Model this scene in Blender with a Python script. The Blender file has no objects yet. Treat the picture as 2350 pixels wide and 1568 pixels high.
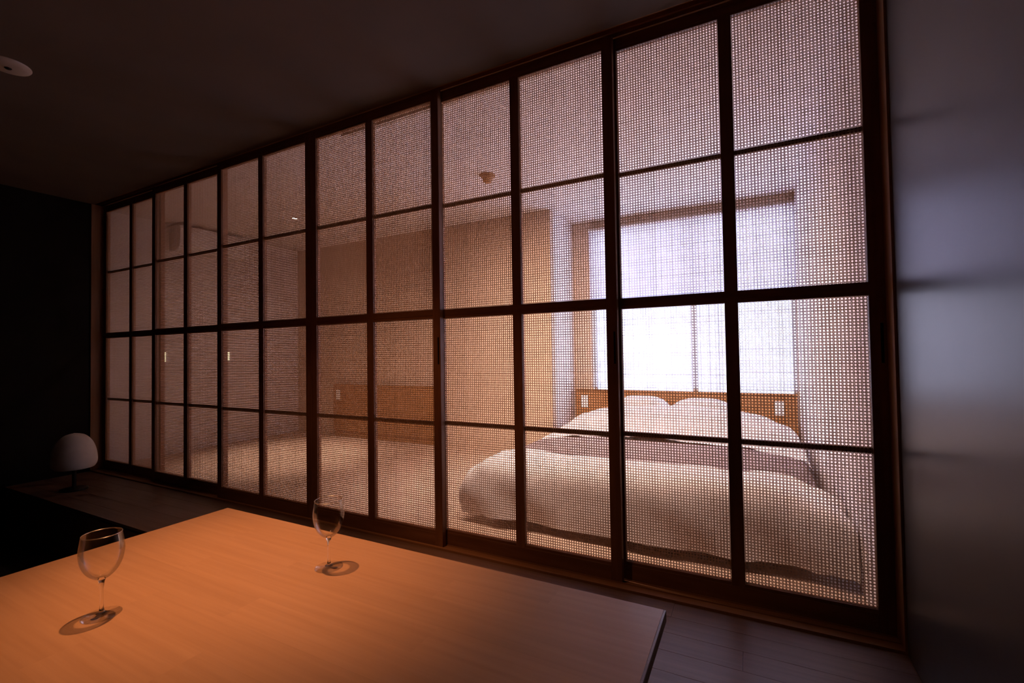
import bpy, math, random
from mathutils import Vector, Matrix
random.seed(7)
scene = bpy.context.scene
C = scene.collection
H = 1.38                       # camera height above the lower floor; z below is given relative to the camera

# ------------------------------------------------------------------ camera
F_PX = 1056.32
cam_d = bpy.data.cameras.new('camera'); cam = bpy.data.objects.new('camera', cam_d); C.objects.link(cam)
cam_d.sensor_width = 36.0; cam_d.lens = F_PX * 36.0 / 2350.0; cam_d.clip_start = 0.02
yaw, pit, rol = math.radians(27.300), math.radians(1.2953), math.radians(-0.8829)
fw = Vector((-math.sin(yaw), math.cos(yaw), 0)); rt = Vector((math.cos(yaw), math.sin(yaw), 0)); up = Vector((0, 0, 1))
f2 = fw * math.cos(pit) + up * math.sin(pit); u2 = up * math.cos(pit) - fw * math.sin(pit)
r3 = rt * math.cos(rol) + u2 * math.sin(rol); u3 = u2 * math.cos(rol) - rt * math.sin(rol)
cam.matrix_world = Matrix(((r3.x, u3.x, -f2.x, 0), (r3.y, u3.y, -f2.y, 0), (r3.z, u3.z, -f2.z, H), (0, 0, 0, 1)))
scene.camera = cam

# ------------------------------------------------------------------ world, view, light levels
world = bpy.data.worlds.new('world'); scene.world = world; world.use_nodes = True
world.node_tree.nodes['Background'].inputs[0].default_value = (0.60, 0.68, 1.0, 1)
world.node_tree.nodes['Background'].inputs[1].default_value = 0.0
scene.view_settings.view_transform = 'Standard'; scene.view_settings.look = 'None'
scene.view_settings.gamma = 1.0; scene.view_settings.use_curve_mapping = False
scene.view_settings.exposure = 0.0
WINDOW_L = 4.3                # radiance of the daylit frosted window
TABLE_SPOT_W = 192.0
STRIP_W = 122.0
SPILL_W = 21.0
POOL_SPOT_W = 640.0
WARM = (1.0, 0.42, 0.17)
WARM2 = (1.0, 0.65, 0.51)
cy = scene.cycles
cy.max_bounces = 5; cy.diffuse_bounces = 3; cy.glossy_bounces = 3; cy.transmission_bounces = 6; cy.transparent_max_bounces = 10
cy.caustics_reflective = False; cy.caustics_refractive = False

st_d = bpy.data.lights.new('strip_light', 'AREA'); st_o = bpy.data.objects.new('strip_light', st_d); C.objects.link(st_o)   # warm LED strip over the screens, bedroom side
st_d.shape = 'RECTANGLE'; st_d.size = 1.9; st_d.size_y = 0.018; st_d.energy = STRIP_W; st_d.color = WARM2; st_d.spread = math.radians(105)
st_o.location = (-1.35, 2.140, 1.412 + H); st_o.rotation_euler = (math.radians(38), 0, 0)

# ------------------------------------------------------------------ materials
def mat(name, col, rough=0.6, spec=0.3, metal=0.0):
    m = bpy.data.materials.new(name); m.use_nodes = True
    b = m.node_tree.nodes['Principled BSDF']
    b.inputs['Base Color'].default_value = (*col, 1); b.inputs['Roughness'].default_value = rough
    b.inputs['Specular IOR Level'].default_value = spec; b.inputs['Metallic'].default_value = metal
    return m
def N(m, t, **kw):
    n = m.node_tree.nodes.new(t)
    for k, v in kw.items(): setattr(n, k, v)
    return n
def L(m, a, b): m.node_tree.links.new(a, b)
def noisy(name, c1, c2, scale=(4, 4, 4), detail=6, rough=0.7, spec=0.25, bump=0.0, bscale=None, rand=0.0, lo=0.3, hi=0.7):
    m = mat(name, c1, rough, spec); nt = m.node_tree; b = nt.nodes['Principled BSDF']
    tc = N(m, 'ShaderNodeTexCoord'); mp = N(m, 'ShaderNodeMapping'); mp.inputs['Scale'].default_value = scale
    no = N(m, 'ShaderNodeTexNoise'); no.inputs['Scale'].default_value = 1.0; no.inputs['Detail'].default_value = detail
    rp = N(m, 'ShaderNodeValToRGB'); rp.color_ramp.elements[0].color = (*c1, 1); rp.color_ramp.elements[1].color = (*c2, 1)
    rp.color_ramp.elements[0].position = lo; rp.color_ramp.elements[1].position = hi
    L(m, tc.outputs['Object'], mp.inputs['Vector'])
    if rand:
        oi = N(m, 'ShaderNodeObjectInfo'); mu = N(m, 'ShaderNodeMath', operation='MULTIPLY'); mu.inputs[1].default_value = 37.0
        ad = N(m, 'ShaderNodeVectorMath', operation='ADD')
        L(m, oi.outputs['Random'], mu.inputs[0]); L(m, mp.outputs['Vector'], ad.inputs[0]); L(m, mu.outputs[0], ad.inputs[1])
        L(m, ad.outputs[0], no.inputs['Vector'])
        hs = N(m, 'ShaderNodeHueSaturation'); mr = N(m, 'ShaderNodeMapRange')
        mr.inputs['To Min'].default_value = 1 - rand; mr.inputs['To Max'].default_value = 1 + rand
        L(m, oi.outputs['Random'], mr.inputs['Value']); L(m, mr.outputs[0], hs.inputs['Value'])
        L(m, rp.outputs['Color'], hs.inputs['Color']); L(m, hs.outputs[0], b.inputs['Base Color'])
    else:
        L(m, mp.outputs['Vector'], no.inputs['Vector']); L(m, rp.outputs['Color'], b.inputs['Base Color'])
    L(m, no.outputs['Fac'], rp.inputs['Fac'])
    if bump:
        bp = N(m, 'ShaderNodeBump'); bp.inputs['Strength'].default_value = bump; bp.inputs['Distance'].default_value = 0.002
        n2 = N(m, 'ShaderNodeTexNoise'); n2.inputs['Scale'].default_value = 1.0; n2.inputs['Detail'].default_value = 8
        mp2 = N(m, 'ShaderNodeMapping'); mp2.inputs['Scale'].default_value = bscale or scale
        L(m, tc.outputs['Object'], mp2.inputs['Vector']); L(m, mp2.outputs['Vector'], n2.inputs['Vector'])
        L(m, n2.outputs['Fac'], bp.inputs['Height']); L(m, bp.outputs['Normal'], b.inputs['Normal'])
    return m
M = {}
M['door'] = noisy('door_wood', (0.19, 0.085, 0.042), (0.28, 0.13, 0.065), (30, 30, 3), rough=0.5, rand=0.08)
M['rail'] = noisy('rail_wood', (0.19, 0.085, 0.042), (0.28, 0.13, 0.065), (3, 30, 30), rough=0.5, rand=0.08)
M['track'] = noisy('track_wood', (0.26, 0.125, 0.06), (0.36, 0.18, 0.09), (2, 30, 30), rough=0.5)
M['jamb'] = noisy('jamb_wood', (0.26, 0.125, 0.06), (0.36, 0.18, 0.09), (30, 30, 2), rough=0.5)
M['table'] = noisy('table_oak', (0.41, 0.235, 0.128), (0.48, 0.285, 0.16), (2.2, 55, 55), detail=8, rough=0.42, spec=0.35, bump=0.10, bscale=(6, 160, 160), rand=0.04, lo=0.25, hi=0.75)
M['edge'] = noisy('table_edge', (0.20, 0.12, 0.08), (0.26, 0.16, 0.10), (20, 3, 20), rough=0.6)
M['deck'] = noisy('deck_wood', (0.145, 0.085, 0.06), (0.20, 0.122, 0.088), (2.0, 40, 40), detail=8, rough=0.38, spec=0.5, bump=0.12, bscale=(5, 120, 120), rand=0.06)
M['lowfloor'] = noisy('low_floor', (0.03, 0.028, 0.03), (0.05, 0.045, 0.045), (6, 6, 6), rough=0.8)
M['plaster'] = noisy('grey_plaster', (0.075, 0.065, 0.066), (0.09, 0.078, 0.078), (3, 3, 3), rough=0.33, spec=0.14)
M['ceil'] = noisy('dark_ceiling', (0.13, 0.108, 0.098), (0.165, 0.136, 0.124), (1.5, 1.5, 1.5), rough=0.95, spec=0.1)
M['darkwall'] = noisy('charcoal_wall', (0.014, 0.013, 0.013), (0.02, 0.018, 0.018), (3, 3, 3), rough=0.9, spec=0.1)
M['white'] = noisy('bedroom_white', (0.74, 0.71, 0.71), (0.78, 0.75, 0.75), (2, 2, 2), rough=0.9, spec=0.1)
M['beige'] = noisy('bedroom_beige', (0.58, 0.45, 0.35), (0.64, 0.50, 0.39), (2, 2, 2), rough=0.9, spec=0.1)
M['bfloor'] = noisy('bedroom_floor', (0.44, 0.33, 0.25), (0.56, 0.43, 0.33), (2, 16, 16), rough=0.5, spec=0.3)
M['hb'] = noisy('headboard_wood', (0.30, 0.15, 0.06), (0.40, 0.21, 0.09), (3, 30, 30), rough=0.5)
M['linen'] = noisy('white_linen', (0.80, 0.78, 0.77), (0.86, 0.84, 0.83), (8, 8, 8), rough=0.95, spec=0.05, bump=0.5, bscale=(26, 26, 26))
M['runner'] = noisy('grey_runner', (0.20, 0.17, 0.18), (0.26, 0.22, 0.23), (30, 30, 30), rough=0.95, spec=0.05, bump=0.4, bscale=(200, 200, 200))
M['mattress'] = mat('mattress', (0.7, 0.68, 0.66), 0.95, 0.05)
M['plate'] = mat('white_plastic', (0.80, 0.80, 0.80), 0.4, 0.4)
M['acwhite'] = mat('ac_plastic', (0.86, 0.86, 0.86), 0.35, 0.4)
M['black'] = mat('black_metal', (0.012, 0.011, 0.011), 0.5, 0.3)
M['fixture'] = mat('fixture_white', (0.55, 0.50, 0.45), 0.5, 0.3)
M['alu'] = mat('aluminium', (0.42, 0.42, 0.44), 0.4, 0.5, 0.6)
M['dome'] = noisy('lamp_shade', (0.72, 0.66, 0.60), (0.78, 0.72, 0.66), (20, 20, 20), rough=0.8, spec=0.2)
M['slot'] = mat('finger_slot', (0.012, 0.008, 0.006), 0.7, 0.1)

def emit(name, col, s):
    m = bpy.data.materials.new(name); m.use_nodes = True; nt = m.node_tree; nt.nodes.clear()
    e = nt.nodes.new('ShaderNodeEmission'); o = nt.nodes.new('ShaderNodeOutputMaterial')
    e.inputs[0].default_value = (*col, 1); e.inputs[1].default_value = s; nt.links.new(e.outputs[0], o.inputs[0])
    return m
def daylit():
    m = emit('daylit_frosted_glass', (0.76, 0.75, 1.0), WINDOW_L); nt = m.node_tree
    e = [n for n in nt.nodes if n.type == 'EMISSION'][0]; o = [n for n in nt.nodes if n.type == 'OUTPUT_MATERIAL'][0]
    t = nt.nodes.new('ShaderNodeBsdfTransparent'); a = nt.nodes.new('ShaderNodeAddShader')
    nt.links.new(e.outputs[0], a.inputs[0]); nt.links.new(t.outputs[0], a.inputs[1]); nt.links.new(a.outputs[0], o.inputs[0])
    return m
M['daylight'] = daylit()
M['led'] = emit('led_lens', (1.0, 0.85, 0.75), 60.0)
M['led_warm'] = emit('led_lens_warm', WARM, 30.0)
M['switch'] = emit('switch_light', (1.0, 0.78, 0.45), 4.0)

def cane_mat():
    m = bpy.data.materials.new('rattan_cane'); m.use_nodes = True; nt = m.node_tree; nt.nodes.clear()
    o = N(m, 'ShaderNodeOutputMaterial'); d = N(m, 'ShaderNodeBsdfDiffuse'); t = N(m, 'ShaderNodeBsdfTranslucent'); x = N(m, 'ShaderNodeMixShader')
    tc = N(m, 'ShaderNodeTexCoord'); no = N(m, 'ShaderNodeTexNoise'); no.inputs['Scale'].default_value = 60
    rp = N(m, 'ShaderNodeValToRGB'); rp.color_ramp.elements[0].color = (0.48, 0.33, 0.23, 1); rp.color_ramp.elements[1].color = (0.62, 0.46, 0.34, 1)
    L(m, tc.outputs['Object'], no.inputs['Vector']); L(m, no.outputs['Fac'], rp.inputs['Fac'])
    L(m, rp.outputs['Color'], d.inputs[0]); L(m, rp.outputs['Color'], t.inputs[0])
    x.inputs[0].default_value = 0.48; L(m, d.outputs[0], x.inputs[1]); L(m, t.outputs[0], x.inputs[2]); L(m, x.outputs[0], o.inputs[0])
    return m
M['cane'] = cane_mat()
def sheer_mat():
    m = bpy.data.materials.new('sheer_curtain'); m.use_nodes = True; nt = m.node_tree; nt.nodes.clear()
    o = N(m, 'ShaderNodeOutputMaterial'); a = N(m, 'ShaderNodeBsdfTransparent'); d = N(m, 'ShaderNodeBsdfTranslucent'); x = N(m, 'ShaderNodeMixShader')
    a.inputs[0].default_value = (0.93, 0.94, 0.97, 1); d.inputs[0].default_value = (0.8, 0.82, 0.88, 1)
    x.inputs[0].default_value = 0.3; L(m, a.outputs[0], x.inputs[1]); L(m, d.outputs[0], x.inputs[2]); L(m, x.outputs[0], o.inputs[0])
    return m
M['sheer'] = sheer_mat()
def thin_glass():
    m = bpy.data.materials.new('thin_glass'); m.use_nodes = True; nt = m.node_tree; nt.nodes.clear()
    o = N(m, 'ShaderNodeOutputMaterial'); a = N(m, 'ShaderNodeBsdfTransparent'); g = N(m, 'ShaderNodeBsdfGlossy'); x = N(m, 'ShaderNodeMixShader')
    f = N(m, 'ShaderNodeLayerWeight'); f.inputs['Blend'].default_value = 0.22
    a.inputs[0].default_value = (0.985, 0.985, 0.985, 1); g.inputs['Roughness'].default_value = 0.03
    mu = N(m, 'ShaderNodeMath', operation='MULTIPLY'); mu.inputs[1].default_value = 0.5
    L(m, f.outputs['Fresnel'], mu.inputs[0]); L(m, mu.outputs[0], x.inputs[0])
    L(m, a.outputs[0], x.inputs[1]); L(m, g.outputs[0], x.inputs[2]); L(m, x.outputs[0], o.inputs[0])
    return m
M['thin_glass'] = thin_glass()
def solid_glass():
    m = bpy.data.materials.new('solid_glass'); m.use_nodes = True; b = m.node_tree.nodes['Principled BSDF']
    b.inputs['Transmission Weight'].default_value = 1.0; b.inputs['Roughness'].default_value = 0.02; b.inputs['IOR'].default_value = 1.5
    b.inputs['Base Color'].default_value = (1, 1, 1, 1)
    return m
M['solid_glass'] = solid_glass()

# ------------------------------------------------------------------ mesh helpers
class MB:
    def __init__(s): s.v = []; s.f = []; s.sm = False
    def box(s, x0, x1, y0, y1, z0, z1):
        b = len(s.v)
        s.v += [(x0, y0, z0), (x1, y0, z0), (x1, y1, z0), (x0, y1, z0), (x0, y0, z1), (x1, y0, z1), (x1, y1, z1), (x0, y1, z1)]
        s.f += [tuple(b + i for i in q) for q in ((3, 2, 1, 0), (4, 5, 6, 7), (0, 1, 5, 4), (1, 2, 6, 5), (2, 3, 7, 6), (3, 0, 4, 7))]
        return s
    def cbox(s, x0, x1, y0, y1, z0, z1, c=0.001):      # box with chamfered edges
        b = len(s.v); P = []
        for iz, z in ((0, z0), (1, z1)):
            for x, y, sx, sy in ((x0, y0, 1, 1), (x1, y0, -1, 1), (x1, y1, -1, -1), (x0, y1, 1, -1)):
                sz = 1 if iz == 0 else -1
                P += [(x, y + sy * c, z + sz * c), (x + sx * c, y, z + sz * c), (x + sx * c, y + sy * c, z)]
        s.v += P
        I = lambda k, a: b + k * 3 + a          # corner k, a: 0 = on x face, 1 = on y face, 2 = on z face
        fs = [[I(3, 2), I(2, 2), I(1, 2), I(0, 2)], [I(4, 2), I(5, 2), I(6, 2), I(7, 2)],
              [I(0, 1), I(1, 1), I(5, 1), I(4, 1)], [I(2, 1), I(3, 1), I(7, 1), I(6, 1)],
              [I(1, 0), I(2, 0), I(6, 0), I(5, 0)], [I(3, 0), I(0, 0), I(4, 0), I(7, 0)]]
        for k1, k2 in ((0, 1), (2, 3)):
            fs += [[I(k1, 2), I(k2, 2), I(k2, 1), I(k1, 1)], [I(k1 + 4, 1), I(k2 + 4, 1), I(k2 + 4, 2), I(k1 + 4, 2)]]
        for k1, k2 in ((1, 2), (3, 0)):
            fs += [[I(k1, 2), I(k2, 2), I(k2, 0), I(k1, 0)], [I(k1 + 4, 0), I(k2 + 4, 0), I(k2 + 4, 2), I(k1 + 4, 2)]]
        for k, a1, a2 in ((0, 0, 1), (1, 1, 0), (2, 0, 1), (3, 1, 0)):
            fs += [[I(k, a1), I(k, a2), I(k + 4, a2), I(k + 4, a1)]]
        for k in range(8): fs.append([I(k, 0), I(k, 1), I(k, 2)])
        s.f += [tuple(q) for q in fs]; return s
    def lathe(s, prof, n=40, cx=0, cy=0, closed=False):
        b = len(s.v); k = len(prof)
        for i in range(n):
            a = 2 * math.pi * i / n
            s.v += [(cx + r * math.cos(a), cy + r * math.sin(a), z) for r, z in prof]
        m = k if closed else k - 1
        for i in range(n):
            for j in range(m):
                j2 = (j + 1) % k; i2 = (i + 1) % n
                s.f.append((b + i * k + j, b + i2 * k + j, b + i2 * k + j2, b + i * k + j2))
        s.sm = True; return s
    def prism_x(s, prof, x0, x1):                 # prof: closed loop of (y, z), extruded along x
        b = len(s.v); n = len(prof)
        s.v += [(x0, y, z) for y, z in prof] + [(x1, y, z) for y, z in prof]
        s.f += [(b + i, b + (i + 1) % n, b + n + (i + 1) % n, b + n + i) for i in range(n)]
        s.f += [tuple(b + n - 1 - i for i in range(n)), tuple(b + n + i for i in range(n))]
        return s
    def prism_y(s, prof, y0, y1):                 # prof: closed loop of (x, z)
        b = len(s.v); n = len(prof)
        s.v += [(x, y0, z) for x, z in prof] + [(x, y1, z) for x, z in prof]
        s.f += [(b + i, b + (i + 1) % n, b + n + (i + 1) % n, b + n + i) for i in range(n)]
        s.f += [tuple(b + n - 1 - i for i in range(n)), tuple(b + n + i for i in range(n))]
        return s
    def grid(s, nx, ny, fn):
        b = len(s.v)
        for j in range(ny + 1):
            for i in range(nx + 1): s.v.append(fn(i / nx, j / ny))
        for j in range(ny):
            for i in range(nx):
                a = b + j * (nx + 1) + i; s.f.append((a, a + 1, a + nx + 2, a + nx + 1))
        s.sm = True; return s
    def mesh(s, name, m, off=(0, 0, 0)):
        me = bpy.data.meshes.new(name)
        me.from_pydata([(x - off[0], y - off[1], z - off[2]) for x, y, z in s.v], [], s.f)
        me.validate(); me.materials.append(m)
        import bmesh as bm_
        bm = bm_.new(); bm.from_mesh(me); bm_.ops.recalc_face_normals(bm, faces=bm.faces); bm.to_mesh(me); bm.free()
        if s.sm:
            for p in me.polygons: p.use_smooth = True
        me.update(); return me
def put(name, me, parent=None, loc=(0, 0, 0), world_z=True):
    o = bpy.data.objects.new(name, me); C.objects.link(o)
    if parent: o.parent = parent; o.location = loc
    else: o.location = (loc[0], loc[1], loc[2] + H)
    return o
def top(name, mb, m, label=None, cat=None, group=None, kind=None):
    """one-mesh top-level object, origin at the middle of its base"""
    xs = [v[0] for v in mb.v]; ys = [v[1] for v in mb.v]; zs = [v[2] for v in mb.v]
    off = ((min(xs) + max(xs)) / 2, (min(ys) + max(ys)) / 2, min(zs))
    o = put(name, mb.mesh(name, m, off), None, off); tag(o, label, cat, group, kind); return o
def tag(o, label=None, cat=None, group=None, kind=None):
    if label: o['label'] = label
    if cat: o['category'] = cat
    if group: o['group'] = group
    if kind: o['kind'] = kind
    return o
def root(name, loc, label=None, cat=None, group=None, kind=None):
    o = bpy.data.objects.new(name, None); C.objects.link(o); o.location = (loc[0], loc[1], loc[2] + H); o.empty_display_size = 0.1
    o['o'] = 0; del o['o']; tag(o, label, cat, group, kind); return o
def part(name, mb, m, par, label=None, base=None):
    """mesh in camera-relative coordinates, put under a root (or under a part: base = that root)"""
    r = base or par
    off = (r.location.x, r.location.y, r.location.z - H)
    o = bpy.data.objects.new(name, mb.mesh(name, m, off)); C.objects.link(o); o.parent = par
    if label: o['label'] = label
    return o
def lpart(name, me, par, loc=(0, 0, 0), label=None):
    o = bpy.data.objects.new(name, me); C.objects.link(o); o.parent = par; o.location = loc
    if label: o['label'] = label
    return o
def spot(name, loc, target, watts, col, size, blend, radius):
    d = bpy.data.lights.new(name, 'SPOT'); o = bpy.data.objects.new(name, d); C.objects.link(o)
    d.energy = watts; d.color = col; d.spot_size = math.radians(size); d.spot_blend = blend; d.shadow_soft_size = radius
    o.location = (loc[0], loc[1], loc[2] + H)
    v = Vector(target) - Vector(loc); o.rotation_euler = v.to_track_quat('-Z', 'Y').to_euler()
    return o

# ------------------------------------------------------------------ dimensions (camera-relative z)
XL, XR = -5.385, 0.444         # side walls of the dining room
CEIL, DECK, LOW = 1.43, -1.03, -1.38
YD = 2.0                       # front face of the front track of doors
BR = 0.395                     # bedroom right wall
BL = -5.50                     # bedroom left wall
YF, YW = 4.26, 4.92            # bedroom far wall, window wall of the alcove
XA = -1.755                    # left side of the window alcove
DECK_Y = 1.44                  # front edge of the raised deck
BACK = -2.6

# ------------------------------------------------------------------ structure
S = dict(kind='structure')
top('floor', MB().box(XL, XR, BACK, DECK_Y + 0.05, LOW - 0.05, LOW), M['lowfloor'], 'dark lower floor under the dining table', **S)
top('floor_bedroom', MB().box(BL, BR, 2.125, YW, DECK - 0.06, DECK), M['bfloor'], 'wooden bedroom floor behind the cane screens', **S)
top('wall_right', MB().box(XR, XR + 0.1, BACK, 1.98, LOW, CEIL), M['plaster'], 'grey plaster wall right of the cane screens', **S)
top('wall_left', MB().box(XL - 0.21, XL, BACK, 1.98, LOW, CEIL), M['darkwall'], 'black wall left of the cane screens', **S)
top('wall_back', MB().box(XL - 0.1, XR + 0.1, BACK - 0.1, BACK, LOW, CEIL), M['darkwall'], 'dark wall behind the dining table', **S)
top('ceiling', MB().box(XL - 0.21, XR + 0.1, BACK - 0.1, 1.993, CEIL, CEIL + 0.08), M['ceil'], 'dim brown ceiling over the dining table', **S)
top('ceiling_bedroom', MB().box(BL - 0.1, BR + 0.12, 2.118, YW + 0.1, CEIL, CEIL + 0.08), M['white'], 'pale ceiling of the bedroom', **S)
top('wall_bedroom_right', MB().box(BR, BR + 0.12, 2.125, YW + 0.1, DECK - 0.05, CEIL), M['white'], 'white bedroom wall right of the bed', **S)
top('wall_bedroom_left', MB().box(BL - 0.1, BL, 1.98, YF + 0.1, DECK - 0.05, CEIL), M['white'], 'bedroom wall carrying the air conditioner', **S)
top('wall_bedroom_far', MB().box(BL - 0.1, XA, YF, YF + 0.1, DECK - 0.05, CEIL), M['beige'], 'warm beige bedroom wall behind the low headboard', **S)
top('wall_alcove', MB().box(XA - 0.1, XA, YF + 0.1, YW + 0.1, DECK - 0.05, CEIL), M['white'], 'white side wall of the window alcove', **S)
# window wall with opening
WX0, WX1, WZ0, WZ1 = -1.535, BR - 0.012, -0.70, 1.315
wm = MB()
wm.box(XA, WX0, YW, YW + 0.1, DECK - 0.05, CEIL); wm.box(WX0, BR, YW, YW + 0.1, WZ1, CEIL)
wm.box(WX0, BR, YW, YW + 0.1, DECK - 0.05, WZ0); wm.box(WX1, BR, YW, YW + 0.1, WZ0, WZ1)
top('wall_window', wm, M['beige'], 'wall around the bright bedroom window', **S)
w = root('window_1', ((WX0 + WX1) / 2, YW + 0.06, WZ0), 'bright daylit window behind the bed', **S)
part('window_pane', MB().box(WX0 + 0.03, -0.52, YW + 0.065, YW + 0.075, WZ0 + 0.03, WZ1 - 0.03), M['daylight'], w)
part('window_pane', MB().box(-0.47, WX1 - 0.03, YW + 0.065, YW + 0.075, WZ0 + 0.03, WZ1 - 0.03), M['daylight'], w)
part('window_frame', MB().box(WX0, WX0 + 0.03, YW + 0.05, YW + 0.09, WZ0, WZ1), M['alu'], w)
part('window_frame', MB().box(WX1 - 0.03, WX1, YW + 0.05, YW + 0.09, WZ0, WZ1), M['alu'], w)
part('window_frame', MB().box(WX0 + 0.03, WX1 - 0.03, YW + 0.05, YW + 0.09, WZ0, WZ0 + 0.03), M['alu'], w)
part('window_frame', MB().box(WX0 + 0.03, WX1 - 0.03, YW + 0.05, YW + 0.09, WZ1 - 0.03, WZ1), M['alu'], w)
part('mullion', MB().box(-0.52, -0.47, YW + 0.05, YW + 0.09, WZ0 + 0.03, WZ1 - 0.03), M['alu'], w)

# raised deck: base + boards
dk = root('floor_deck', ((XL + XR) / 2, (DECK_Y + 1.98) / 2, LOW), 'raised wooden deck along the cane screens', **S)
part('deck_base', MB().box(XL, XR, DECK_Y + 0.004, 1.979, LOW, DECK - 0.016), M['edge'], dk)
rows = 5; bw = (1.978 - DECK_Y) / rows
for r in range(rows):
    x = XL; first = 0.7 + 0.55 * ((r * 2) % 5) / 2.2
    ln = first
    while x < XR - 0.01:
        x1 = min(XR, x + ln)
        if XR - x1 < 0.35: x1 = XR
        part('deck_board', MB().cbox(x + 0.0004, x1 - 0.0004, DECK_Y + r * bw + 0.0004, DECK_Y + (r + 1) * bw - 0.0004, DECK - 0.016, DECK, 0.0004), M['deck'], dk)
        x = x1; ln = 1.82
# sill and head tracks
def track_profile(sign, z, outer):
    """grooved track: ridges between the three lanes; sign +1 = sill (ridges up), -1 = head"""
    g = z - sign * 0.005
    pts = [(1.980, outer), (1.980, z), (1.9965, z), (1.9965, g)]
    for k in range(2):
        y = YD + 0.036 * (k + 1) - 0.0045
        pts += [(y, g), (y, z), (y + 0.003, z), (y + 0.003, g)]
    pts += [(2.105, g), (2.105, z), (2.125, z), (2.125, outer)]
    return pts
top('trim_1', MB().prism_x(track_profile(1, -1.0205, DECK - 0.05), XL - 0.11, XR + 0.08), M['track'], 'grooved wooden sill track under the cane screens', **S)
hp = [(1.993, CEIL + 0.06), (1.993, CEIL), (1.9975, CEIL), (1.9975, CEIL + 0.02)]
for k in range(2):
    y = YD + 0.036 * (k + 1) - 0.0045
    hp += [(y, CEIL + 0.02), (y, CEIL + 0.002), (y + 0.003, CEIL + 0.002), (y + 0.003, CEIL + 0.02)]
hp += [(2.105, CEIL + 0.02), (2.105, CEIL), (2.118, CEIL), (2.118, CEIL + 0.06)]
top('trim_2', MB().prism_x(hp, XL - 0.21, XR + 0.1), M['track'], 'grooved wooden head track above the cane screens', **S)
top('trim_3', MB().cbox(0.4365, 0.52, 1.98, 2.125, -1.0205, CEIL, 0.001), M['jamb'], 'wooden door jamb beside the grey plaster wall', **S)
top('trim_4', MB().cbox(-5.46, -5.3745, 1.98, 2.125, -1.0205, CEIL, 0.001), M['jamb'], 'wooden door jamb beside the black wall', **S)

# ------------------------------------------------------------------ cane webbing (one shared mesh: woven strands of a pane)
OW, OT, OM1, OM2, OB = 0.4255, 1.3696, 0.2344, 0.1866, -0.9425
PH_U, PH_L = OT - OM1, OM2 - OB
def cane_mesh(name, w, h, seed):
    rnd = random.Random(seed); p = 0.01172; mb = MB()
    w2, h2 = w / 2, h / 2
    def strand(x0, z0, x1, z1, wd, y, t=0.00035):
        dx, dz = x1 - x0, z1 - z0; ln = math.hypot(dx, dz)
        if ln < 1e-4: return
        nx, nz = -dz / ln * wd / 2, dx / ln * wd / 2; b = len(mb.v)
        for yy, k in ((y - t, 0.72), (y + t, 1.0)):
            mb.v += [(x0 + nx * k, yy, z0 + nz * k), (x1 + nx * k, yy, z1 + nz * k), (x1 - nx * k, yy, z1 - nz * k), (x0 - nx * k, yy, z0 - nz * k)]
        mb.f += [tuple(b + i for i in q) for q in ((0, 1, 2, 3), (7, 6, 5, 4), (0, 4, 5, 1), (2, 6, 7, 3), (1, 5, 6, 2), (3, 7, 4, 0))]
    nx, nz = int(w2 / p) + 1, int(h2 / p) + 1
    jit = lambda s: rnd.uniform(-s, s)
    vw, hw, dw = 0.00180, 0.00152, 0.00168
    for i in range(-nx, nx + 1):
        for s in (-0.00155, 0.00155):
            x = i * p + s + jit(0.00012)
            if abs(x) < w2: strand(x, -h2, x + jit(0.0002), h2, vw * rnd.uniform(0.85, 1.25), -0.0005)
    for j in range(-nz, nz + 1):
        for s in (-0.00125, 0.00125):
            z = j * p + s + jit(0.00012)
            if abs(z) < h2: strand(-w2, z, w2, z + jit(0.0002), hw * rnd.uniform(0.85, 1.2), 0.0003)
    m = nx + nz + 1
    for sg, y in ((1, 0.0011), (-1, -0.0012)):
        for k in range(-m, m):
            c = (k + 0.5) * p + jit(0.0002)           # z = sg * x + c
            lo = max(-w2, min((-h2 - c) / sg, (h2 - c) / sg)); hi = min(w2, max((-h2 - c) / sg, (h2 - c) / sg))
            if hi - lo < 0.002: continue
            wd = dw * rnd.uniform(0.85, 1.15); ns = max(1, round((hi - lo) / p)); b = len(mb.v)   # one short piece per cell
            q = 0.7071 * wd / 2
            for i in range(ns + 1):
                x = lo + (hi - lo) * i / ns; z = sg * x + c
                for yy, f_ in ((y - 0.00035, 0.72), (y + 0.00035, 1.0)):
                    mb.v += [(x - sg * q * f_, yy, z + q * f_), (x + sg * q * f_, yy, z - q * f_)]
            for i in range(ns):
                a = b + i * 4; e = a + 4
                mb.f += [(a, a + 1, e + 1, e), (a + 2, e + 2, e + 3, a + 3), (a, e, e + 2, a + 2), (a + 1, a + 3, e + 3, e + 1)]
    me = bpy.data.meshes.new(name); me.from_pydata(mb.v, [], mb.f); me.materials.append(M['cane']); me.update()
    return me
canes_u = [cane_mesh('cane_webbing', OW + 0.012, PH_U + 0.012, s) for s in (1, 2)]
canes_l = [cane_mesh('cane_webbing', OW + 0.012, PH_L + 0.012, s) for s in (3, 4)]

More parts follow.
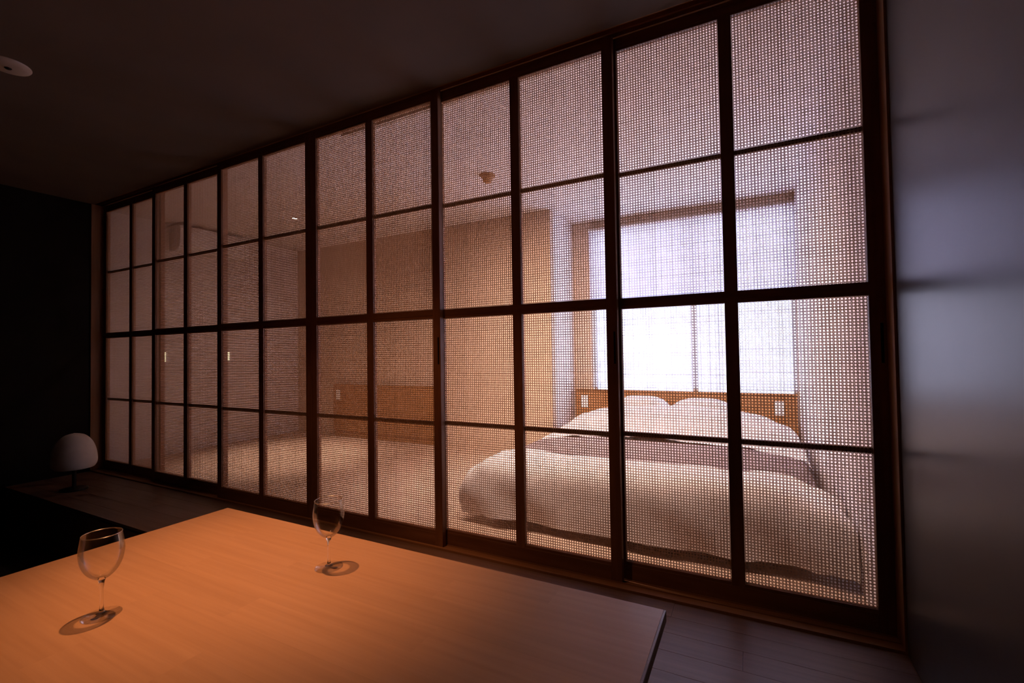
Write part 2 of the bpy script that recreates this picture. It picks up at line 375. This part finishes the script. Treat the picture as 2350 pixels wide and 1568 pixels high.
# ------------------------------------------------------------------ six sliding screens (shared part meshes)
LW = 0.998; ST = 0.0490; MU = LW - 2 * ST - 2 * OW      # leaf width, stile, middle muntin
LT, LB, TH = 1.4275, -1.0245, 0.030                     # leaf top, bottom, thickness
def lb(x0, x1, y0, y1, z0, z1, m, name, c=0.0008): return MB().cbox(x0, x1, y0, y1, z0, z1, c).mesh(name, m)
zb = LB
D = {}
D['stile'] = lb(-ST / 2, ST / 2, 0, TH, 0, LT - LB, M['door'], 'stile')
iw = LW / 2 - ST
BD = 0.0135
D['top_rail'] = lb(-iw, iw, 0, TH, OT + BD - zb, LT - zb, M['rail'], 'top_rail')
D['mid_rail'] = lb(-iw, iw, 0, TH, OM2 + BD - zb, OM1 - zb, M['rail'], 'middle_rail')
D['bottom_rail'] = lb(-iw, iw, 0, TH, 0, OB - BD - zb, M['rail'], 'bottom_rail')
D['munt_u'] = lb(-MU / 2, MU / 2, 0, TH, OM1 - zb, OT + BD - zb, M['door'], 'muntin')
D['munt_l'] = lb(-MU / 2, MU / 2, 0, TH, OB - BD - zb, OM2 + BD - zb, M['door'], 'muntin')
for nm, za, zc in (('bead_t', OT, OT + BD), ('bead_m', OM2, OM2 + BD), ('bead_b', OB - BD, OB)):
    D[nm] = lb(-OW / 2, OW / 2, 0.0015, TH, za - zb, zc - zb, M['rail'], 'stop_bead')
D['bar'] = lb(-OW / 2, OW / 2, 0.0155, TH - 0.001, -0.010, 0.010, M['rail'], 'lattice_bar')
D['pull'] = MB().box(-0.0045, 0.0045, -0.0006, 0.004, -0.072, 0.072).mesh('finger_pull', M['slot'])
leaves = [(1, -5.373, 2, 'leftmost cane screen door, next to the black wall', 0),
          (2, -4.438, 1, 'second cane screen door from the black wall', 0),
          (3, -3.457, 0, 'third cane screen door from the black wall, left of the middle joint', 0),
          (4, -2.459, 0, 'cane screen door right of the middle joint, behind the far wine glass', 1),
          (5, -1.520, 1, 'second cane screen door from the grey wall, in front of the bed foot', 1),
          (6, -0.562, 2, 'rightmost cane screen door, next to the grey plaster wall', 1)]
for n, x0, tr, label, pull in leaves:
    y = YD + 0.036 * tr
    d = root('door_%d' % n, (x0 + LW / 2, y, LB), label, kind='structure')
    for s in (-1, 1):
        st = lpart('stile', D['stile'], d, (s * (LW - ST) / 2, 0, 0))
        if pull and s == 1: lpart('finger_pull', D['pull'], st, (0.011, 0, 0.012 - LB), 'dark recessed finger pull')
    for k in ('top_rail', 'mid_rail', 'bottom_rail'):
        lpart(D[k].name, D[k], d)
    lpart('muntin', D['munt_u'], d); lpart('muntin', D['munt_l'], d)
    for s in (-1, 1):
        px = s * (MU + OW) / 2
        for k in ('bead_t', 'bead_m', 'bead_b'): lpart('stop_bead', D[k], d, (px, 0, 0))
        i = (s + 1) // 2
        for me, za, zc in ((canes_u[i], OM1, OT), (canes_l[i], OB, OM2)):
            cw = lpart('cane_webbing', me, d, (px, 0.0125, (za + zc) / 2 - LB), 'woven rattan cane panel')
            cw['kind'] = 'stuff'
            lpart('lattice_bar', D['bar'], d, (px, 0, (za + zc) / 2 - LB))

# ------------------------------------------------------------------ dining table
TZ, TX0, TX1, TY0, TY1 = -0.6717, -2.073, -0.2075, 0.30, 1.244
tb = root('dining_table', ((TX0 + TX1) / 2, (TY0 + TY1) / 2, LOW), 'long oak dining table under the warm spotlight', 'table')
part('table_core', MB().box(TX0, TX1, TY0, TY1, TZ - 0.028, TZ - 0.006), M['edge'], tb)
part('edge_strip', MB().cbox(TX1 - 0.006, TX1, TY0, TY1, TZ - 0.006, TZ, 0.0004), M['deck'], tb)
nb = 9; bw = (TY1 - TY0) / nb
for r in range(nb):
    x = TX0; ln = 0.35 + 0.5 * ((r * 3) % 7) / 5.0
    while x < TX1 - 0.0065:
        x1 = min(TX1 - 0.0063, x + ln)
        if TX1 - x1 < 0.22: x1 = TX1 - 0.0063
        part('table_board', MB().box(x, x1, TY0 + r * bw, TY0 + (r + 1) * bw, TZ - 0.006, TZ), M['table'], tb)
        x = x1; ln = 0.93
for lx in (TX0 + 0.12, TX1 - 0.12):
    for ly in (TY0 + 0.10, TY1 - 0.10):
        part('leg', MB().cbox(lx - 0.03, lx + 0.03, ly - 0.03, ly + 0.03, LOW, TZ - 0.07, 0.002), M['edge'], tb)
part('apron', MB().box(TX0 + 0.09, TX1 - 0.09, TY0 + 0.08, TY0 + 0.10, TZ - 0.08, TZ - 0.028), M['edge'], tb)
part('apron', MB().box(TX0 + 0.09, TX1 - 0.09, TY1 - 0.10, TY1 - 0.08, TZ - 0.08, TZ - 0.028), M['edge'], tb)

# ------------------------------------------------------------------ wine glasses
def curve(pts, n=6):            # Catmull-Rom through (r, z)
    out = []
    P = [pts[0]] + list(pts) + [pts[-1]]
    for i in range(1, len(P) - 2):
        for k in range(n):
            t = k / n
            out.append(tuple(0.5 * (2 * P[i][a] + (P[i + 1][a] - P[i - 1][a]) * t + (2 * P[i - 1][a] - 5 * P[i][a] + 4 * P[i + 1][a] - P[i + 2][a]) * t * t + (3 * P[i][a] - P[i - 1][a] - 3 * P[i + 1][a] + P[i + 2][a]) * t ** 3) for a in (0, 1)))
    out.append(pts[-1]); return out
outer = curve([(0.0085, 0.095), (0.0185, 0.0995), (0.0330, 0.115), (0.0428, 0.136), (0.0470, 0.160), (0.0465, 0.180), (0.0420, 0.211)])
inner = [(max(0.0, r - 0.0011), z) for r, z in reversed(outer)]
inner = [p for p in inner if p[1] > 0.104] + curve([(0.0195, 0.1035), (0.011, 0.1005), (0.0005, 0.0995)], 3)
bowl_p = outer + [(0.0415, 0.2116)] + inner
stem_p = curve([(0.0005, 0.0985), (0.0082, 0.0948), (0.0060, 0.086), (0.0042, 0.070), (0.0038, 0.045), (0.0045, 0.020), (0.0075, 0.0095), (0.0120, 0.0062)], 5)
foot_p = [(0.0004, 0.0060), (0.012, 0.0060), (0.025, 0.0042), (0.038, 0.0026), (0.0420, 0.0014), (0.0420, 0.0004), (0.0004, 0.0004)]
def rim_glass():
    m = bpy.data.materials.new('rim_glass'); m.use_nodes = True; nt = m.node_tree; nt.nodes.clear()
    o = N(m, 'ShaderNodeOutputMaterial'); a = N(m, 'ShaderNodeBsdfTransparent'); g = N(m, 'ShaderNodeBsdfGlossy'); x = N(m, 'ShaderNodeMixShader')
    g.inputs['Roughness'].default_value = 0.28; x.inputs[0].default_value = 0.35
    L(m, a.outputs[0], x.inputs[1]); L(m, g.outputs[0], x.inputs[2]); L(m, x.outputs[0], o.inputs[0])
    return m
rim_p = [(0.0416 + 0.0011 * math.cos(k * math.pi / 4), 0.2113 + 0.0011 * math.sin(k * math.pi / 4)) for k in range(8)]
G = {'rim': MB().lathe(rim_p, 64, closed=True).mesh('rim', rim_glass()), 'bowl': MB().lathe(bowl_p, 64).mesh('bowl', M['thin_glass']),
     'stem': MB().lathe(stem_p, 24).mesh('stem', M['solid_glass']),
     'foot': MB().lathe(foot_p, 48).mesh('foot', M['thin_glass'])}
for gx, gy, label in ((-1.5229, 0.5862, 'empty wine glass nearer the camera at the left table edge'),
                      (-1.1987, 1.0368, 'empty wine glass standing nearer the cane screens')):
    g = root('wine_glass', (gx, gy, TZ), label, 'wine glass', 'empty wine glasses on the table')
    for k in ('bowl', 'stem', 'foot'): b_ = lpart(k, G[k], g); k == 'bowl' and lpart('rim', G['rim'], b_)

# ------------------------------------------------------------------ dome lamp on the deck at the far left
lx, ly = -4.745, 1.65
dl = root('dome_lamp', (lx, ly, DECK), 'unlit pale dome lamp on the deck in the dark corner', 'lamp')
zb0 = -0.862
dome = curve([(0.100, zb0), (0.120, zb0 + 0.005), (0.1355, zb0 + 0.035), (0.1375, zb0 + 0.08), (0.127, zb0 + 0.15), (0.102, zb0 + 0.212), (0.060, zb0 + 0.258), (0.001, zb0 + 0.276)], 6)
part('lamp_shade', MB().lathe(dome, 48, lx, ly), M['dome'], dl)
part('stem', MB().lathe([(0.013, DECK + 0.014), (0.013, zb0 + 0.06)], 20, lx, ly), M['black'], dl)
part('base', MB().lathe([(0.001, DECK), (0.085, DECK), (0.085, DECK + 0.010), (0.08, DECK + 0.014), (0.001, DECK + 0.014)], 36, lx, ly), M['black'], dl)

# ------------------------------------------------------------------ bed with headboard
bd = root('bed', (-0.62, 3.6, DECK), 'wide low bed with wooden headboard under the window', 'bed')
part('bed_base', MB().cbox(-1.50, 0.26, 2.62, 4.80, DECK + 0.06, DECK + 0.20, 0.004), M['hb'], bd)
for x in (-1.35, 0.10):
    for yy in (2.8, 4.6): part('leg', MB().box(x - 0.04, x + 0.04, yy - 0.04, yy + 0.04, DECK, DECK + 0.06), M['hb'], bd)
part('mattress', MB().cbox(-1.46, 0.22, 2.66, 4.78, DECK + 0.20, -0.69, 0.03), M['mattress'], bd)
HBZ = -0.43
hb = part('headboard', MB().cbox(-1.715, 0.366, 4.83, 4.87, DECK, HBZ, 0.002), M['hb'], bd)
part('headboard_cap', MB().cbox(-1.72, 0.372, 4.815, 4.875, HBZ, HBZ + 0.012, 0.002), M['hb'], bd)
for x in (-1.61, 0.225):
    o = part('outlet_plate', MB().cbox(x - 0.038, x + 0.038, 4.822, 4.83, HBZ - 0.185, HBZ - 0.055, 0.002), M['plate'], hb, 'white power outlet plate', base=bd)
# bedding as draped height fields
def se(t, p): return max(0.0, 1 - abs(t) ** p) ** (1 / p)
def wr(x, y, s, a):
    return a * (math.sin(x * 7.1 * s + 2.1 * math.sin(y * 3.3 * s)) * 0.5 + math.sin(x * 13.7 * s - y * 6.1 * s + 1.3) * 0.3 + math.sin(y * 17.0 * s + x * 3.0) * 0.2)
def duvet_fn(u, v):
    # u across (x), v from foot hem to the folded edge
    cx, hwid = -0.615, 0.975
    t = -1 + 2 * u
    a = t * math.pi / 2 * 0.985
    e1, e2 = (0.40, 0.26) if t < 0 else (0.62, 0.46)
    sx = math.copysign(abs(math.sin(a)) ** e1, math.sin(a)); cz = max(0, math.cos(a)) ** e2
    if v < 0.45:
        k = v / 0.45; b = (1 - k) * math.pi / 2
        y = 2.60 - 0.22 * math.sin(b) ** 0.6 ; ky = math.cos(b) ** 0.42 if b < 1.5707 else 0.0
    elif v < 0.80:
        y = 2.60 + (v - 0.45) / 0.35 * 0.10; ky = 1.0
    else:
        k = (v - 0.8) / 0.2; y = 2.70 + 0.03 * math.sin(k * math.pi) ; ky = 1.0 - 0.16 * k
    zt = 0.348 + 0.035 * t * 0.3 + wr(t * 2, y * 2, 0.6, 0.016)
    z = DECK + 0.055 + wr(t * 3, 1.0, 1.0, 0.010) + zt * cz * ky
    x = cx + (hwid if t < 0 else 1.02) * sx * (1 + 0.02 * math.sin(v * 9)) + 0.012 * math.sin(z * 23)
    y += 0.014 * math.sin(x * 6.0 + 1.0) + 0.010 * math.sin(x * 15 + z * 20) * (1 - ky)
    return (min(x, BR - 0.008), y, z)
top('duvet', MB().grid(90, 60, duvet_fn), M['linen'], 'thick white duvet folded over the foot of the bed', 'duvet')
def runner_fn(u, v):
    cx, hwid = -0.615, 0.92; t = -1 + 2 * u; a = t * math.pi / 2 * 0.93
    sx = math.copysign(abs(math.sin(a)) ** 0.68, math.sin(a)); cz = max(0, math.cos(a)) ** 0.5
    y = 2.725 + v * 0.63
    z = DECK + 0.24 + (0.145 + 0.008 * math.sin(v * 3.1)) * cz + wr(t * 2, y * 2, 0.8, 0.006)
    return (cx + hwid * sx, y, z)
top('bed_runner', MB().grid(60, 24, runner_fn), M['runner'], 'grey bed runner between duvet and white sheets', 'blanket')
def sheet_fn(u, v):
    cx, hwid = -0.615, 0.95; t = -1 + 2 * u; a = t * math.pi / 2 * 0.97
    sx = math.copysign(abs(math.sin(a)) ** 0.85, math.sin(a)); cz = max(0, math.cos(a)) ** 0.75
    y = 3.36 + v * 1.02
    prof = 0.155 + 0.130 * (0.5 - 0.5 * math.cos(min(1, v * 1.12) * math.pi)) - 0.06 * max(0, v - 0.93) / 0.07
    z = DECK + 0.245 + prof * cz + wr(t * 2.5, y * 2, 0.9, 0.012)
    return (cx + hwid * sx, y, z)
top('bed_sheet', MB().grid(70, 50, sheet_fn), M['linen'], 'white rumpled sheet over the head half of the bed', 'sheet')
def pillow(cx, cy, cz, sx, sy, sz):
    n, m = 28, 16; mb = MB()
    def fn(u, v):
        a = 2 * math.pi * u; b = -math.pi / 2 + math.pi * v
        cu, su = math.cos(a), math.sin(a); sg = lambda q, p: math.copysign(abs(q) ** p, q)
        r = max(0.0, math.cos(b)) ** 0.45
        return (cx + sx * r * sg(cu, 0.5), cy + sy * r * sg(su, 0.5), cz + sz * math.sin(b) * (1 - 0.25 * abs(cu) ** 4))
    return mb.grid(n, m, fn)
top('pillow', pillow(-0.97, 4.60, -0.572, 0.275, 0.175, 0.118), M['linen'], 'white pillow against the headboard, farther from the right wall', 'pillow', 'pillows on the bed')
top('pillow', pillow(-0.41, 4.60, -0.576, 0.275, 0.175, 0.114), M['linen'], 'white pillow against the headboard, nearer the right wall', 'pillow', 'pillows on the bed')

# sheer curtain in front of the window
def sheer_fn(u, v):
    x = WX0 - 0.02 + u * (WX1 + 0.01 - WX0 + 0.02)
    return (min(x, BR - 0.004), YW - 0.018 + 0.003 * math.sin(u * 70) + 0.003 * math.sin(u * 31 + 1), -0.40 + v * (WZ1 - 0.006 + 0.40))
cu = root('sheer_curtain', ((WX0 + WX1) / 2, YW - 0.018, WZ1), 'white sheer curtain hanging over the bright window', 'curtain')
part('curtain_cloth', MB().grid(260, 4, sheer_fn), M['sheer'], cu)
part('curtain_rail', MB().cbox(WX0 - 0.03, BR - 0.002, YW - 0.03, YW - 0.004, WZ1 - 0.005, WZ1 + 0.014, 0.002), M['hb'], cu)

# roller blind lowered over the upper half of the window
def blind_mat():
    m = bpy.data.materials.new('blind_cloth'); m.use_nodes = True; nt = m.node_tree; nt.nodes.clear()
    o = N(m, 'ShaderNodeOutputMaterial'); d = N(m, 'ShaderNodeBsdfDiffuse'); t = N(m, 'ShaderNodeBsdfTranslucent'); x = N(m, 'ShaderNodeMixShader')
    d.inputs[0].default_value = (0.7, 0.68, 0.7, 1); t.inputs[0].default_value = (0.88, 0.86, 0.92, 1)
    x.inputs[0].default_value = 0.92; L(m, d.outputs[0], x.inputs[1]); L(m, t.outputs[0], x.inputs[2]); L(m, x.outputs[0], o.inputs[0])
    return m
rb = root('roller_blind', ((WX0 + WX1) / 2, YW - 0.045, 0.5), 'white roller blind lowered over the upper half of the bedroom window', 'blind')
part('blind_cloth', MB().box(WX0 - 0.01, BR - 0.006, YW - 0.0405, YW - 0.040, 0.52, WZ1 - 0.01), blind_mat(), rb)
part('bottom_bar', MB().cbox(WX0 - 0.01, BR - 0.006, YW - 0.046, YW - 0.035, 0.50, 0.52, 0.002), M['plate'], rb)
part('roller', MB().cbox(WX0 - 0.02, BR - 0.004, YW - 0.058, YW - 0.032, WZ1 - 0.012, WZ1 + 0.016, 0.004), M['plate'], rb)

# ------------------------------------------------------------------ low headboard on the bare floor at the left
h2 = root('low_headboard', (-3.97, 4.22, DECK), 'low wooden headboard on bare floor against the beige wall', 'headboard')
hp2 = part('panel', MB().cbox(-4.745, -3.15, 4.195, 4.245, DECK + 0.06, -0.392, 0.002), M['hb'], h2)
part('cap', MB().cbox(-4.75, -3.145, 4.185, 4.25, -0.392, -0.380, 0.002), M['hb'], h2)
part('plinth', MB().box(-4.73, -3.165, 4.205, 4.24, DECK, DECK + 0.06), M['hb'], h2)
part('outlet_plate', MB().cbox(-4.70, -4.625, 4.187, 4.195, -0.575, -0.445, 0.002), M['plate'], hp2, 'white power outlet plate', base=h2)

# ------------------------------------------------------------------ air conditioner on the bedroom left wall
ac = root('air_conditioner', (BL, 3.05, 1.12), 'white air conditioner high on the bedroom wall', 'air conditioner')
prof = [(BL, 1.40), (BL, 1.14), (BL + 0.10, 1.125), (BL + 0.17, 1.14), (BL + 0.205, 1.175), (BL + 0.215, 1.22), (BL + 0.215, 1.37), (BL + 0.20, 1.395), (BL + 0.17, 1.40)]
part('casing', MB().prism_y(prof, 2.68, 3.42), M['acwhite'], ac)
part('louver', MB().prism_y([(BL + 0.10, 1.121), (BL + 0.172, 1.136), (BL + 0.170, 1.142), (BL + 0.098, 1.127)], 2.73, 3.37), M['plate'], ac)
for k in range(5):
    part('intake_slat', MB().box(BL + 0.03 + k * 0.03, BL + 0.045 + k * 0.03, 2.72, 3.38, 1.40, 1.405), M['alu'], ac)
for yy, label in ((2.62, 'small glowing wall switch below the air conditioner, farther from the far wall'), (3.29, 'small glowing wall switch below the air conditioner, nearer the far wall')):
    sw = root('wall_switch', (BL, yy, 0.0), label, 'switch', 'glowing wall switches')
    part('switch_plate', MB().cbox(BL, BL + 0.006, yy - 0.05, yy + 0.05, -0.07, 0.07, 0.001), M['plate'], sw)
    part('lit_rocker', MB().cbox(BL + 0.006, BL + 0.010, yy - 0.028, yy + 0.028, -0.05, 0.05, 0.001), M['switch'], sw)

# ------------------------------------------------------------------ ceiling fixtures
def downlight(x, y, label, lens, r=0.055, cat='ceiling light', group=None, ring=None):
    f = root('ceiling_downlight', (x, y, CEIL - 0.012), label, cat, group)
    rr = r + 0.014
    part('trim_ring', MB().lathe([(r, CEIL), (r, CEIL - 0.004), (rr - 0.003, CEIL - 0.010), (rr, CEIL - 0.006), (rr, CEIL)], 36, x, y, closed=True), ring or M['fixture'], f)
    part('lens', MB().lathe([(0.0005, CEIL - 0.003), (r, CEIL - 0.003)], 36, x, y), lens, f)
    return f
downlight(-4.178, 3.205, 'lit white downlight in the bedroom ceiling', M['led'], r=0.022, group='ceiling downlights')
spot('pool_spot', (-4.178, 3.205, CEIL - 0.02), (-4.25, 3.17, DECK), POOL_SPOT_W, WARM2, 54, 1.0, 0.03)
spot('pool_spill', (-4.178, 3.205, CEIL - 0.021), (-4.178, 3.205, DECK), 22.0, WARM2, 150, 0.6, 0.03)
downlight(-1.62, 0.92, 'warm downlight in the ceiling straight above the dining table', M['led_warm'], r=0.03, group='ceiling downlights')
spot('table_spot', (-1.62, 0.92, CEIL - 0.02), (-1.47, 1.02, TZ), TABLE_SPOT_W, WARM, 50, 1.0, 0.018)
spot('table_spill', (-1.62, 0.92, CEIL - 0.021), (-1.62, 0.92, TZ), SPILL_W, WARM, 96, 0.5, 0.03)
# adjustable eyeball light above the bed
eb = root('eyeball_downlight', (-1.847, 3.19, CEIL - 0.05), 'brown eyeball downlight in the bedroom ceiling left of the bed', 'ceiling light')
part('trim_ring', MB().lathe([(0.03, CEIL), (0.03, CEIL - 0.006), (0.062, CEIL - 0.008), (0.066, CEIL - 0.003), (0.066, CEIL)], 32, -1.847, 3.19, closed=True), M['hb'], eb)
part('eyeball', MB().lathe([(0.044, CEIL - 0.006), (0.044, CEIL - 0.025), (0.034, CEIL - 0.055), (0.020, CEIL - 0.064), (0.0005, CEIL - 0.062)], 28, -1.847, 3.19), M['hb'], eb)
ls = root('light_strip', (-1.35, 2.14, CEIL - 0.016), 'slim warm light strip on the bedroom ceiling right behind the screens', 'light strip')
part('housing', MB().cbox(-2.32, -0.38, 2.126, 2.158, CEIL - 0.014, CEIL, 0.001), M['fixture'], ls)
# round ceiling plate with a sensor eye in the dining room
sd = root('ceiling_sensor', (-3.165, 0.845, CEIL - 0.02), 'round pale ceiling sensor with a small dark eye', 'sensor')
sx_, sy_ = -3.165, 0.845
part('disc', MB().lathe([(0.0005, CEIL - 0.016), (0.055, CEIL - 0.015), (0.078, CEIL - 0.009), (0.082, CEIL - 0.003), (0.082, CEIL)], 40, sx_, sy_), M['fixture'], sd)
part('sensor_eye', MB().lathe([(0.0005, CEIL - 0.021), (0.010, CEIL - 0.020), (0.014, CEIL - 0.0155)], 24, sx_, sy_), M['black'], sd)
